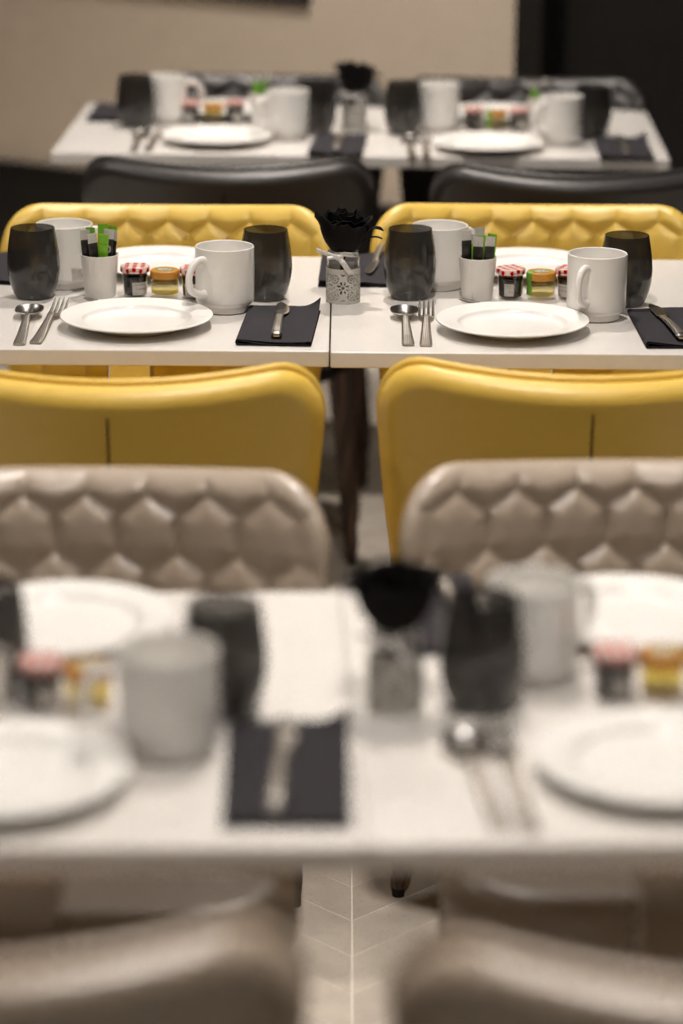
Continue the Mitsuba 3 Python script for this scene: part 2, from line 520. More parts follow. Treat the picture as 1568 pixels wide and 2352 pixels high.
def pad(nu, nv, zt, grow, ybase, hf, rf, hb, rb, puff):
    """A closed pillow over the back's outline; front towards +y. ybase shifts it, hf and hb are its bulges, rf and rb the widths of its rounded rims."""
    z, w = rows_of(zt, ZB, 0.072, 0.085, grow, nv)
    u = np.linspace(-1, 1, nu)
    x = u[None, :] * w[:, None]
    z2 = np.repeat(z[:, None], nu, 1) + 0
    lift = 0.017 * (np.abs(x) / HW) ** 2 * np.clip((z2 - 0.60) / 0.2, 0, 1)
    zz = z2 + lift
    # distance from the outline (the lower edge does not count)
    out = np.vstack([np.stack([-w, z + lift[:, 0]], 1), np.stack([x[-1], zz[-1]], 1), np.stack([w, z + lift[:, -1]], 1)[::-1]])
    seg = sg.LineString(out)
    import shapely
    d = shapely.distance(shapely.points(x.ravel(), zz.ravel()), seg).reshape(x.shape)
    prof = lambda r: np.sqrt(np.maximum(0, 1 - (1 - np.clip(d / r, 0, 1)) ** 2))
    mid = back_mid(x, np.minimum(zz, ZT + .02)) + ybase
    yf = mid + hf * prof(rf)
    if puff:
        fade = np.clip(d / 0.022, 0, 1) * np.clip((np.abs(x) / HW - 1.02) / -0.22, 0, 1)
        yf = yf + puff * fade * (hex_puff(x, (zt + .006 - z2) / .98) - 0.6)
    yb = mid - hb * prof(rb)
    A, B = np.stack([x, yf, zz], -1).reshape(-1, 3), np.stack([x, yb, zz], -1).reshape(-1, 3)
    q = grid_faces(nu, nv)
    N = nu * nv
    m = np.vstack([tri(q[:, ::-1]), tri(q + N)])
    low = [[k, k + N, k + 1 + N, k + 1] for k in range(nu - 1)]
    me = mesh(np.vstack([A, B]), np.vstack([m, tri(low)]))
    me.merge_vertices(digits_vertex=7)
    trimesh.repair.fix_normals(me)
    return me


front_pad = pad(150, 120, ZT + .004, 0.001, 0.020, 0.022, 0.030, 0.007, 0.007, 0.0095)
back_pad = pad(81, 70, ZT - .001, 0.0, 0.000, 0.010, 0.010, 0.030, 0.027, 0)


def back_seam():
    z = np.linspace(ZB + .01, ZT - .036, 30)
    return tube(np.stack([np.zeros(30), back_mid(np.zeros(30), z) - 0.0305, z], 1), 0.0019, 6, ref=[1, 0, 0])


def seat_mesh():
    m = slab(.475, .44, .405, .480, .11, .03, 10, 5)
    m.apply_translation([0, .30, 0])
    v = m.vertices.copy()
    t = np.clip((v[:, 1] - .08) / .44, 0, 1)
    v[:, 0] *= 0.93 + 0.09 * t
    top = v[:, 2] > .44
    v[top, 2] += 0.012 * t[top]
    m.vertices = v
    return m


def leg_pts(sx, rear):
    yt, yf = (.185, .196) if rear else (.43, .475)
    return np.array([[sx * .200, yt, .39], [sx * .215, (yt + yf) / 2, .2], [sx * .231, yf, .012]])


def leg_mesh(sx, rear):
    p = curve(leg_pts(sx, rear), 6)
    r = np.interp(p[:, 2], [0.012, .02, .06, .39], [.0085, .0128, .0138, .019])
    return tube(p, r, 14, ref=[0, 1, 0])


chair_shapes = {}
seat_m, seam_m = seat_mesh(), back_seam()
under_m = slab(.40, .36, .375, .406, .08, .008, 6, 2)
under_m.apply_translation([0, .30, 0])
leg_ms = [(leg_mesh(sx, rear), trimesh.creation.cylinder(.0085, .012, sections=14, transform=trimesh.transformations.translation_matrix([*leg_pts(sx, rear)[-1][:2], .0062]))) for rear in (1, 0) for sx in (-1, 1)]
leg_ss = [(ply(a, 'dark_wood', smooth=40), ply(b, 'black_rubber', smooth=40)) for a, b in leg_ms]
under_s = ply(under_m, 'dark_fabric', smooth=40)
for tone in ('yellow', 'taupe', 'black'):
    lt = tone + '_leather'
    chair_shapes[tone] = [('backrest', ply(front_pad, lt, smooth=60), 'honeycomb quilted inner back'), ('back_shell', ply(back_pad, lt, smooth=60), 'smooth outer back'), ('back_shell__seam', ply(seam_m, tone + '_seam', smooth=40)),
                          ('seat', ply(seat_m, lt, smooth=45)), ('seat__frame', under_s)]


def chair(x, y, yaw, tone, label):
    """x, y: under the middle of the back's top."""
    parts = list(chair_shapes[tone])
    key = fresh('dining_chair')
    xf = at(x, y, 0, yaw)
    for n, s, *l in parts:
        put(f'{key}__{n}', {**s, 'to_world': xf}, l[0] if l else None)
    for k, (a, b) in enumerate(leg_ss):
        e = f'_{k:03d}' if k else ''
        put(f'{key}__leg{e}', {**a, 'to_world': xf}, 'dark stained wooden leg' if k == 0 else None)
        put(f'{key}__leg{e}__glide', {**b, 'to_world': xf})
    say(key, label, 'chair', f'{tone} leather chairs')


CH = [(-0.292, 3.315, 0.0, 'yellow', 'yellow leather chair with its smooth back to the camera, left one before the middle tables'),
      (0.315, 3.350, 0.0, 'yellow', 'yellow leather chair with its smooth back to the camera, right one before the middle tables'),
      (-0.290, 4.520, PI, 'yellow', 'yellow honeycomb quilted chair facing the camera behind the middle left table'),
      (0.314, 4.545, PI, 'yellow', 'yellow honeycomb quilted chair facing the camera behind the middle right table'),
      (-0.285, 2.955, PI + .02, 'taupe', 'taupe honeycomb quilted chair facing the camera behind the near left table'),
      (0.330, 3.000, PI + .03, 'taupe', 'taupe honeycomb quilted chair facing the camera behind the near right table'),
      (-0.292, 1.702, 0.0, 'taupe', 'blurred taupe chair back in the bottom left corner of the photo'),
      (0.308, 1.677, 0.0, 'taupe', 'blurred taupe chair back in the bottom right corner of the photo'),
      (-0.213, 4.845, -.02, 'black', 'black leather chair with its back to the camera before the far left table'),
      (0.420, 4.790, -.03, 'black', 'black leather chair with its back to the camera before the far right table'),
      (-0.171, 6.055, PI - .03, 'black', 'black quilted chair against the beige wall behind the far left table'),
      (0.385, 6.020, PI - .03, 'black', 'black quilted chair before the black door behind the far right table')]
for c in CH:
    chair(*c)

# ------------------------------------------------------------------ tableware shapes
plate_s = ply(lathe(np.vstack([[[0, .0030], [.056, .0030], [.0575, .0003], [.0625, .0003]], curve([(.064, .0025), (.078, .0070), (.100, .0132), (.1085, .0160), (.1098, .0174), (.1088, .0187), (.104, .0184), (.092, .0166), (.0815, .0148), (.0785, .0138), (.0745, .0096), (.070, .0074), (.062, .0066)], 5), [[0, .0064]]]), 96), 'porcelain', smooth=50)
mug_prof = np.vstack([[[0, .0018], [.0300, .0018], [.0310, .0003]], curve([(.0335, .0004), (.0343, .0015), (.0348, .0085)], 3), curve([(.0352, .0098), (.0395, .0118), (.0425, .0155), (.0434, .022), (.0436, .04), (.0436, .090), (.0435, .0950), (.0428, .0966), (.0417, .0966), (.0409, .0950), (.0405, .088), (.0404, .03), (.039, .018), (.033, .0125), (.02, .0115)], 4), [[0, .0113]]])
mug_body = ply(lathe(mug_prof, 80), 'porcelain', smooth=50)
hp = curve([(.0424, .0800), (.0490, .0822), (.0600, .0805), (.0700, .0730), (.0755, .0590), (.0730, .0440), (.0645, .0365), (.0530, .0318), (.0424, .0302)], 5)
handle_m = tube(np.stack([hp[:, 0], hp[:, 0] * 0, hp[:, 1]], 1), np.interp(np.arange(len(hp)), [0, 4, len(hp) / 2, len(hp) - 5, len(hp) - 1], [.0062, .0050, .0046, .0050, .0064]), 16, flat=(1.22, 0.62), ref=[0, 1, 0])
# across the strap is y, its thickness lies in the plane of the bow
v = handle_m.vertices.copy()
v[:, 1] *= 1.75
handle_m.vertices = v
mug_handle = ply(handle_m, 'porcelain', smooth=50)
go = curve([(.0255, .0006), (.0280, .0030), (.0322, .0115), (.0362, .0245), (.0387, .0390), (.0394, .0510), (.0386, .0660), (.0366, .0820), (.0343, .0960), (.0327, .1052)], 5)
tumbler_s = ply(lathe(np.vstack([[[0, .0012], [.022, .0010], [.0245, .0003]], go, [[.0324, .1059], [.0319, .1059], [.0317, .1053]]]), 72), 'smoked_glass', smooth=60)
cup_s = ply(lathe(np.vstack([[[0, .0015], [.0205, .0015]], curve([(.0215, .0003), (.0226, .0006), (.0233, .003), (.0262, .035), (.0283, .0610), (.0284, .0636), (.0276, .0641), (.0268, .0630), (.0262, .0600), (.0236, .030), (.0215, .006)], 4), [[.019, .0045], [0, .0045]]]), 64), 'cup_porcelain', smooth=50)

# jam jar: facet-free cone, short neck, gingham lid
JR = lambda z: np.interp(z, [0, .003, .020, .028, .033, .036, .039], [.0165, .0176, .0186, .0198, .0196, .0185, .0182])
jz = np.array([.0005, .002, .004, .010, .020, .026, .030, .0335, .036, .0395])
jar_out = np.stack([JR(jz), jz], 1)
jar_m = lathe(np.vstack([[[0, .0008], [.0150, .0004]], jar_out, [[.0172, .0395]], (jar_out[2:-1] - [.0011, 0])[::-1], [[.0140, .0028], [0, .0028]]]), 48)
jam_m = lathe(np.vstack([[[0, .0032], [.0135, .0032]], jar_out[2:-2] - [.00125, -.0004], [[.0150, .0345], [0, .0345]]]), 48)
jar_s = ply(jar_m, 'clear_glass', smooth=50)
jam_s = {k: ply(jam_m, k, smooth=50) for k in ('berry_jam', 'red_jam', 'orange_jam')}
lid_m = lathe(np.vstack([[[0, .0392], [.0190, .0392], [.0205, .0378]], curve([(.0214, .0378), (.0220, .0385), (.0222, .0400), (.0221, .0440), (.0214, .0462), (.0200, .0472)], 4), [[.0185, .0468], [0, .0466]]]), 60)


def lid_uv(m):
    v = m.vertices
    r = np.linalg.norm(v[:, :2], axis=1) + 1e-9
    ext = r + np.clip(.0462 - v[:, 2], 0, 1)
    return v[:, :2] / r[:, None] * np.where(r > .0195, ext, r)[:, None]


lid_s = ply(lid_m, 'gingham', smooth=True, uv=lid_uv(lid_m))


def text2(t, h, x, y, depth=.0001, slant=0.25, bold=False):
    m = meshkit.text_mesh(t, h, depth, bold)
    v = m.vertices.copy()
    v[:, 0] += slant * v[:, 1]
    m.vertices = v + [x, y, 0]
    return m


def label_on(rad, w, z0, z1, phi, lines, off=.00025):
    """A paper label with its print, both bent around the jar. lines: (text, height, x, y)."""
    paper = prism(sg.box(-w / 2, z0, w / 2, z1), .00018)
    p = wrap_on(paper, lambda z: rad(z) + off, phi, .003)
    ink = wrap_on(cat_m(*[text2(t, h, x, y) for t, h, x, y in lines]), lambda z: rad(z) + off + .0002, phi, .002)
    return ply(p, 'paper_label'), ply(ink, 'ink')


lab_a = label_on(JR, .0240, .0045, .0240, math.radians(-62), [('Confiture', .0029, -.0098, .0190), ('Framboises', .0033, -.0075, .0124), ('30 g', .0021, -.0100, .0062)])
lab_b = label_on(JR, .0150, .0060, .0250, math.radians(-128), [('Confiture', .0018, -.0066, .0212), ('de fruits', .0018, -.0060, .0176), ('30 g', .0022, -.0010, .0118), ('8437', .0014, -.0058, .0078)])
lab_c = label_on(JR, .0120, .0060, .0250, math.radians(-38), [('Fraises', .0024, -.0050, .0175), ('30 g', .0018, -.0050, .0085)])
lab_d = label_on(JR, .0200, .0045, .0240, math.radians(-105), [('Confiture', .0024, -.0080, .0190), ('Abricots', .0028, -.0070, .0128), ('30 g', .0020, -.0080, .0064)])
lid_text = ply(wrap_on(text2('CONFITURE', .0027, -.0100, .0402, .0001, 0.1), .02235, math.radians(-95), .002), 'ink')

# honey jar
HR = lambda z: np.interp(z, [0, .003, .006, .022, .0255, .028, .032], [.0185, .0208, .0215, .0215, .0205, .0185, .0180])
hz = np.array([.0005, .0018, .0035, .006, .014, .020, .0225, .0250, .0270, .0320])
hout = np.stack([HR(hz), hz], 1)
hjar_s = ply(lathe(np.vstack([[[0, .0009], [.0160, .0004]], hout, [[.0165, .0320]], (hout[4:-1] - [.0012, 0])[::-1], [[.0175, .0070], [0, .0064]]]), 56), 'clear_glass', smooth=50)
honey_s = ply(lathe(np.array([[0, .0052], [.0165, .0054], [.0194, .0068], [.0199, .010], [.0199, .0225], [.0190, .0238], [0, .0234]]), 56), 'honey', smooth=50)
hlid_m = lathe(np.vstack([[[0, .0308], [.0180, .0308], [.0205, .0296]], curve([(.0216, .0296), (.0223, .0305), (.0224, .0330), (.0222, .0385), (.0214, .0408), (.0198, .0418)], 4), [[.0180, .0414], [0, .0414]]]), 64)
hlid_s = ply(hlid_m, 'honey_lid_gold', smooth=True, uv=lid_uv(hlid_m) + np.stack([hlid_m.vertices[:, 2] * 0, hlid_m.vertices[:, 2]], 1))
oval = affinity.scale(sg.Point(0, 0).buffer(1, 24), .0135, .0105)
sticker_s = ply(prism(oval, .0003, .0415), 'paper_label')
sticker_ring = ply(prism(oval.difference(affinity.scale(oval, .84, .80)), .0002, .0418), 'paper_green')
sticker_text = ply(cat_m(text2('Honey', .0042, -.0070, -.0010), text2('28 g', .0022, -.0030, -.0056)), 'ink')
st = meshkit.text_mesh
sticker_text['to_world'] = T()
sm = cat_m(text2('Honey', .0042, -.0074, -.0008), text2('28 g', .0022, -.0030, -.0058))
sm.apply_translation([0, 0, .0419])
sticker_text = ply(sm, 'ink')
seal_p = [(.0110, .0421), (.0180, .0420), (.0215, .0412), (.0228, .0390), (.0230, .0300), (.0222, .0280), (.0219, .0240), (.0219, .0070)]
sp = curve([(r, 0, z) for r, z in seal_p], 4)
seal_v = np.stack([np.stack([sp[:, 0] * math.cos(a), sp[:, 0] * math.sin(a), sp[:, 2]], 1) for a in np.linspace(-.33, .33, 7)], 1).reshape(-1, 3)
seal_s = ply(solidify(seal_v, 7, len(sp), .0003), 'paper_green', smooth=40)


# cutlery, lying along +y from the handle's end to the tip, on z = 0
def strip(outline_y, half_w, z, th, n_x=9, crown=0.0):
    """A flat bar along y: half widths, heights and thicknesses given per station."""
    y, w, z, th = (np.asarray(a, float) for a in (outline_y, half_w, z, th))
    n = len(y)
    u = np.linspace(-1, 1, n_x)
    prof = np.sqrt(np.maximum(0, 1 - np.abs(u) ** 4))
    v_t = np.stack([u[None] * w[:, None], np.repeat(y[:, None], n_x, 1), z[:, None] + th[:, None] * (0.5 + 0.5 * prof[None]) + crown * prof[None] * w[:, None]], -1)
    v_b = np.stack([u[None] * w[:, None], np.repeat(y[:, None], n_x, 1), z[:, None] + th[:, None] * (0.5 - 0.5 * prof[None])], -1)
    N = n * n_x
    q = grid_faces(n_x, n)
    ends = [[k, k + 1, k + 1 + N, k + N] for k in range(n_x - 1)] + [[N - n_x + k, k + N - n_x + N, k + 1 + N - n_x + N, N - n_x + k + 1] for k in range(n_x - 1)]
    m = mesh(np.vstack([v_t.reshape(-1, 3), v_b.reshape(-1, 3)]), np.vstack([tri(q), tri(q[:, ::-1] + N), tri(ends)]))
    m.merge_vertices(digits_vertex=7)
    trimesh.repair.fix_normals(m)
    return m


hy = np.linspace(0, .150, 26)
hw_ = np.interp(hy, [0, .002, .02, .10, .135, .150], [.0082, .0090, .0088, .0062, .0050, .0048])
hz_ = np.interp(hy, [0, .05, .10, .135, .150], [.0004, .0012, .0058, .0095, .0085])
ht_ = np.interp(hy, [0, .08, .150], [.0030, .0032, .0034])
handle_bar = strip(hy, hw_, hz_, ht_)
handle_s = ply(handle_bar, 'etched_steel', smooth=40)
# spoon bowl: a bent shell
L, Wd = .062, .0205
nu, nv = 25, 31
bv = []
for j in range(nv):
    t = -1 + 2 * j / (nv - 1)
    ww = Wd * max(0.02, (1 - abs(t) ** 2.6)) ** (1 / 2.3) * (1 + 0.06 * t)
    for i in range(nu):
        u = -1 + 2 * i / (nu - 1)
        rr = min(1.0, math.sqrt((u * ww / Wd) ** 2 + t ** 2))
        bv.append((u * ww, .145 + L / 2 + t * L / 2, .0032 + .0088 * rr ** 2.2))
spoon_bowl_s = ply(solidify(np.array(bv), nu, nv, .0013), 'polished_steel', smooth=60)
# fork head: root plate and four tines
fy = np.linspace(.146, .176, 12)
root = strip(fy, np.interp(fy, [.146, .152, .162, .176], [.0048, .0075, .0110, .0117]), np.interp(fy, [.146, .156, .166, .176], [.0085, .0045, .0022, .0018]), np.full(12, .0020))
tines = []
for k in range(4):
    tx = -.0099 + .0066 * k
    ty = np.linspace(.174, .240, 14)
    tines.append(strip(ty, np.interp(ty, [.174, .18, .225, .240], [.0024, .0021, .0016, .0006]), np.interp(ty, [.174, .19, .215, .240], [.0018, .0020, .0052, .0125]), np.interp(ty, [.174, .225, .240], [.0020, .0018, .0010]), 5).apply_translation([tx * (1 + 0), 0, 0]))
fork_head_s = ply(root, 'polished_steel', smooth=50)
tine_ss = [ply(t, 'polished_steel', smooth=50) for t in tines]
# table knife: thick arched handle, broad short blade
ky = np.linspace(0, .128, 30)
k_handle = strip(ky, np.interp(ky, [0, .003, .02, .06, .10, .128], [.0055, .0072, .0074, .0066, .0058, .0062]), np.interp(ky, [0, .04, .128], [.0010, .0024, .0010]), np.interp(ky, [0, .004, .03, .09, .128], [.0040, .0068, .0072, .0060, .0034]), 11)
kb = np.linspace(.1275, .215, 30)
k_blade = strip(kb, np.interp(kb, [.1275, .135, .150, .175, .198, .210, .215], [.0062, .0085, .0104, .0106, .0080, .0040, .0008]), np.interp(kb, [.1275, .14, .215], [.0014, .0014, .0016]), np.interp(kb, [.1275, .14, .215], [.0032, .0017, .0012]), 9)
vb = k_blade.vertices.copy()
vb[:, 0] += np.interp(vb[:, 1], [.1275, .15, .19, .215], [0, .0028, .0022, -.0010])
k_blade.vertices = vb
k_cap = strip(np.linspace(-.0008, .010, 6), np.array([.0050, .0070, .0074, .0075, .0075, .0075]), np.full(6, .0008), np.array([.0040, .0066, .0071, .0073, .0074, .0074]), 11)
knife_parts = [('blade', ply(k_blade, 'polished_steel', smooth=40), 'polished dark reflecting blade'), ('handle', ply(k_handle, 'etched_steel', smooth=40), 'finely patterned grey handle'), ('handle__cap', ply(k_cap, 'polished_steel', smooth=40), 'shiny end')]


# folded paper napkin; local x from 0 to w, y from 0 to d
def napkin_mesh(w, d, curl, seed):
    r = np.random.default_rng(seed)
    layers = []
    ny = 33
    y = np.linspace(0, d, ny)
    for k, (zb, zt, ins) in enumerate(((.0008, .0068, 0.0), (.0022, .0048, .0025))):
        s = np.linspace(0, 1, 24)
        rad = (zt - zb) / 2
        a = np.linspace(-PI / 2, -3 * PI / 2, 9)
        px = np.concatenate([w - ins * 2 - (w - ins * 2 - rad - ins) * s, ins + rad + rad * np.cos(a)[1:-1], ins + rad + (w - ins * 2 - rad - ins - .002 * k) * s])
        pz = np.concatenate([np.full(24, zb), (zb + zt) / 2 + rad * np.sin(a)[1:-1], np.full(24, zt)])
        top = np.concatenate([np.zeros(24), np.linspace(0, 1, 7), np.ones(24)])
        ph = r.uniform(0, 6)
        X = np.repeat(px[None], ny, 0)
        Y = np.repeat(y[:, None], len(px), 1)
        Z = np.repeat(pz[None], ny, 0)
        nx, nyy = X / w, Y / d
        wave = .0016 * np.sin(5 * nx + ph) * np.sin(3 * nyy + ph) + .0030 * np.sin(PI * nx) * (1 - nyy) * -0.6 + .0022 * (1 - nx) ** 2 * (1 - nyy)
        cornerlift = curl * np.clip((nx - .72) / .28, 0, 1) ** 2 * np.clip((nyy - .62) / .38, 0, 1) ** 2
        Z = np.maximum(Z + top[None] * (wave + cornerlift * (1 if k == 0 else .5)), .0006 + .0004 * k)
        Y = Y + .0022 * np.sin(7 * nx + ph) * (nyy - .5) * top[None]
        layers.append(solidify(np.stack([X, Y, Z], -1).reshape(-1, 3), len(px), ny, .0007))
    return cat_m(*layers)


napkin_shapes = [ply(napkin_mesh(.106, .222, .014, 1), 'paper_napkin', smooth=50), ply(napkin_mesh(.106, .222, .004, 2), 'paper_napkin', smooth=50)]

# ------------------------------------------------------------------ vase, ribbon, rose
vo = curve([(.0222, .0008), (.0236, .0020), (.0240, .006), (.0240, .058), (.0238, .0635), (.0224, .0668), (.0208, .0690), (.0206, .0710), (.0206, .0775), (.0212, .0790)], 4)
vi = (vo - [.0019, 0])[6:][::-1]
vase_glass = ply(lathe(np.vstack([[[0, .0016], [.020, .0009]], vo, [[.0205, .0798]], vi, [[.019, .0058], [0, .0050]]]), 64), 'clear_glass', smooth=50)
vase_ridge = ply(fix(trimesh.creation.torus(.0236, .0011, major_sections=56, minor_sections=8).apply_translation([0, 0, .0655])), 'clear_glass', smooth=60)


def lace():
    R = .0252
    per = 2 * PI * R / 4
    Hh = .0525
    body = sg.box(-per / 2, 0, per / 2, Hh)
    cz = .0245
    cut = [sg.Point(0, cz).buffer(.0024, 12)]
    for k in range(8):
        a = PI / 8 + k * PI / 4
        drop = affinity.scale(sg.Point(0, 0).buffer(1, 10), .0030, .00135)
        drop = affinity.rotate(affinity.translate(drop, .0071, 0), a, origin=(0, 0), use_radians=True)
        drop = affinity.rotate(drop, 14 * (1 if k % 2 else -1), origin='centroid')
        cut.append(affinity.translate(drop, 0, cz))
    for sx in (-1, 1):
        for sy in (-1, 1):
            c = sg.Point(sx * .0128, cz + sy * .0128)
            ring = c.buffer(.0066, 24).difference(c.buffer(.0048, 24))
            bars = unary_union([affinity.rotate(sg.box(c.x - .0006, c.y - .01, c.x + .0006, c.y + .01), k * 60 + 15, origin=c) for k in range(3)])
            inner = c.buffer(.0030, 16).difference(c.buffer(.0016, 12)).difference(affinity.rotate(sg.box(c.x - .0008, c.y - .01, c.x + .0008, c.y + .01), 45 * sx * sy, origin=c))
            cut += [ring.difference(bars), inner]
            cut.append(sg.Polygon([(sx * .0195, cz + sy * .0030), (sx * .0178, cz + sy * .0058), (sx * .0160, cz + sy * .0030), (sx * .0178, cz + sy * .0008)]).buffer(-.0002))
        cut.append(sg.Polygon([(sx * .0135, cz - .0016), (sx * .0152, cz), (sx * .0135, cz + .0016), (sx * .0118, cz)]))
    for x0 in (0, -per / 2, per / 2):
        for sy in (-1, 1):
            yb, yt = cz + sy * .0205, cz + sy * .0172
            cut.append(sg.Polygon([(x0 - .0050, yb), (x0 + .0050, yb), (x0, yt - sy * .0002)]).buffer(-.0002).intersection(sg.box(-per / 2 + .0006, 0, per / 2 - .0006, Hh)))
    tile = body.difference(unary_union(cut))
    pieces = [wrap_on(prism(tile, .0006), R, -PI / 2 + k * PI / 2, .0022) for k in range(4)]
    return cat_m(*pieces)


lace_s = ply(lace(), 'cream_paper')


def ribbon_band():
    n = 73
    a = np.linspace(0, 2 * PI, n)
    rows = []
    for t in np.linspace(0, 1, 5):
        z = .0690 + .0072 * t + .0012 * np.sin(3 * a) + .0016 * np.cos(a + 1.2)
        r = .0217 + .0006 * np.sin(9 * a + 5 * t) + .0007 * math.sin(t * PI * 2.3)
        rows.append(np.stack([r * np.cos(a), r * np.sin(a), z], 1))
    return solidify(np.array(rows).reshape(-1, 3), n, 5, .0006)


def ribbon_tail(pts, width, side):
    p = curve(pts, 6)
    s = np.asarray(side, float)
    s /= np.linalg.norm(s)
    off = np.linspace(-.5, .5, 4)
    w = width * (0.75 + .25 * np.sin(np.linspace(0.4, 2.4, len(p))))
    v = np.stack([p + s * (w * o)[:, None] + np.array([0, -1, 0]) * (.0012 * math.cos(o * 5)) for o in off], 1).reshape(-1, 3)
    return solidify(v, 4, len(p), .0005)


knot = trimesh.creation.icosphere(2, 1.0)
knot.apply_scale([.0066, .0034, .0052])
knot.apply_translation([-.006, -.0238, .0705])
ribbon_m = [('ribbon', ribbon_band(), 'glittering silver white ribbon'),
            ('ribbon__knot', knot),
            ('ribbon__tail', ribbon_tail([(-.006, -.0240, .0708), (-.018, -.027, .0745), (-.030, -.029, .0790), (-.0405, -.029, .0835)], .0062, (.25, 0, .9))),
            ('ribbon__tail', ribbon_tail([(-.006, -.0245, .0705), (-.015, -.028, .0715), (-.024, -.030, .0712)], .0055, (.1, .3, .9))),
            ('ribbon__tail', ribbon_tail([(-.006, -.0250, .0700), (-.001, -.0275, .0640), (.005, -.0290, .0560), (.0115, -.0288, .0470)], .0080, (.8, .1, .55)))]
ribbon_ss = [(n, ply(m, 'glitter_ribbon', smooth=50), *l) for n, m, *l in ribbon_m]


def petal(phi, size, open_, spread, seed, flare=0.0, tip=0.0):
    """One petal: a cupped sheet that rises round the flower's axis, with a ruffled edge; flare bends its rim out, tip draws it to a point."""
    nu, nv = 19, 17
    r_ = np.random.default_rng(seed)
    p1, p2 = r_.uniform(0, 6, 2)
    out = []
    for j in range(nv):
        t = j / (nv - 1)
        for i in range(nu):
            s = -1 + 2 * i / (nu - 1)
            te = t * (1 - 0.16 * abs(s) ** 2.4 - tip * 0.5 * abs(s) ** 1.3)
            rim = max(0.0, (te - 0.62) / 0.38)
            rad = .0035 + open_ * math.sin(min(1.0, .12 + te * 1.05) * PI / 2) ** 0.55 + flare * rim ** 2 + .0026 * rim * math.sin(6 * s + p1)
            z = size * te - flare * 0.45 * rim ** 3 + .0030 * rim * math.sin(5.0 * s + p2) + .0014 * rim * math.sin(13 * s + p1)
            a = phi + s * spread * (0.75 + 0.25 * math.sin(te * PI / 2)) * (1 - tip * 0.55 * rim)
            out.append((rad * math.cos(a), rad * math.sin(a), z))
    return solidify(np.array(out), nu, nv, .0006)


rose_ms = []
for k in range(3):
    rose_ms.append(petal(k * 2.1, .052, .0075, 1.25, 10 + k, .001))
for k in range(4):
    rose_ms.append(petal(.7 + k * 1.571, .051, .015, 1.00, 20 + k, .003))
for k in range(5):
    rose_ms.append(petal(.2 + k * 1.257, .048, .0215, .80, 30 + k, .006))
for k, (ph, sz, op, fl, tp) in enumerate([(-.15, .043, .0265, .020, .9), (-1.25, .044, .0265, .007, .1), (-2.3, .049, .0270, .007, .1), (2.85, .050, .0270, .008, .2), (1.8, .047, .0265, .008, .1), (.8, .045, .0265, .012, .4)]):
    rose_ms.append(petal(ph, sz, op, .72, 40 + k, fl, tp))
petal_ss = [ply(m, 'black_petal', smooth=60) for m in rose_ms]
sepal_s = ply(tube(curve([(.014, -.008, .006), (.024, -.012, .016), (.032, -.014, .0225), (.040, -.015, .0235), (.0455, -.015, .0215)], 6), np.linspace(.0016, .0009, 25), 7), 'black_petal', smooth=60)
calyx_s = ply(lathe(np.array([[0, -.060], [.0022, -.060], [.0022, -.012], [.0060, -.005], [.0100, .001], [.008, .008], [0, .010]]), 24), 'black_petal', smooth=60)

# ------------------------------------------------------------------ laying the tables
TZ = TH + .0004
SEAT = {'N': 'front', 'F': 'rear'}
WHERE = {(r, s): f'{ROW[r]} {SIDE[s]} table' for r in (1, 2, 3) for s in 'LR'}


def plate(r, s, seat, x, y):
    single('dinner_plate', plate_s, at(x, y, TZ), f'round white porcelain plate at the {SEAT[seat]} seat of the {WHERE[r, s]}', 'plate', 'white plates')


def mug(r, s, seat, x, y, az, label=None):
    """az: the direction of the handle, in degrees; -90 points at the camera."""
    build('mug', [('body', mug_body), ('handle', mug_handle)], at(x, y, TZ, math.radians(az)), label or f'tall white porcelain mug at the {SEAT[seat]} seat of the {WHERE[r, s]}', 'mug', 'white mugs')


def tumbler(r, s, seat, x, y, label=None):
    single('tumbler', tumbler_s, at(x, y, TZ), label or f'dark smoked glass tumbler at the {SEAT[seat]} seat of the {WHERE[r, s]}', 'glass', 'smoked glass tumblers')


def jam(r, s, x, y, kind, labs, label, yaw=0.0):
    parts = [('jar', jar_s), ('jam', jam_s[kind]), ('lid', lid_s, 'red and white gingham lid'), ('lid__print', lid_text)]
    for a, b in labs:
        parts += [('paper_label', a, 'white paper label with dark print'), ('paper_label__print' if len(parts) == 5 else 'paper_label_001__print', b)]
    build('jam_jar', parts, at(x, y, TZ, yaw), label, 'jar', 'small jam jars')


def honey(r, s, x, y, label, seal=None, yaw=0.0):
    parts = [('jar', hjar_s), ('honey', honey_s), ('lid', hlid_s, 'golden honeycomb patterned lid'), ('lid__sticker', sticker_s), ('lid__sticker_border', sticker_ring), ('lid__sticker_print', sticker_text)]
    xf = at(x, y, TZ, yaw)
    key = build('honey_jar', parts, xf, label, 'jar', 'small honey jars')
    if seal is not None:
        put(f'{key}__seal', {**seal_s, 'to_world': at(x, y, TZ, seal)}, 'light green paper seal over the lid')


def cutlery(r, s, sx, sy, sa, fx, fy_, fa, which='front'):
    """Spoon and fork: place of the handle's end and turn."""
    build('spoon', [('handle', handle_s, 'finely patterned grey handle'), ('bowl', spoon_bowl_s)], at(sx, sy, TZ, sa), f'steel spoon left of the front plate on the {WHERE[r, s]}', 'spoon', 'steel spoons')
    build('fork', [('handle', handle_s, 'finely patterned grey handle'), ('head', fork_head_s)] + [('head__tine' + (f'_{k:03d}' if k else ''), t) for k, t in enumerate(tine_ss)], at(fx, fy_, TZ, fa), f'steel fork between the spoon and the front plate on the {WHERE[r, s]}', 'fork', 'steel forks')


def napkin(x, y, a, k, label):
    single('napkin', napkin_shapes[k], at(x, y, TZ, a), label, 'napkin', 'charcoal paper napkins')


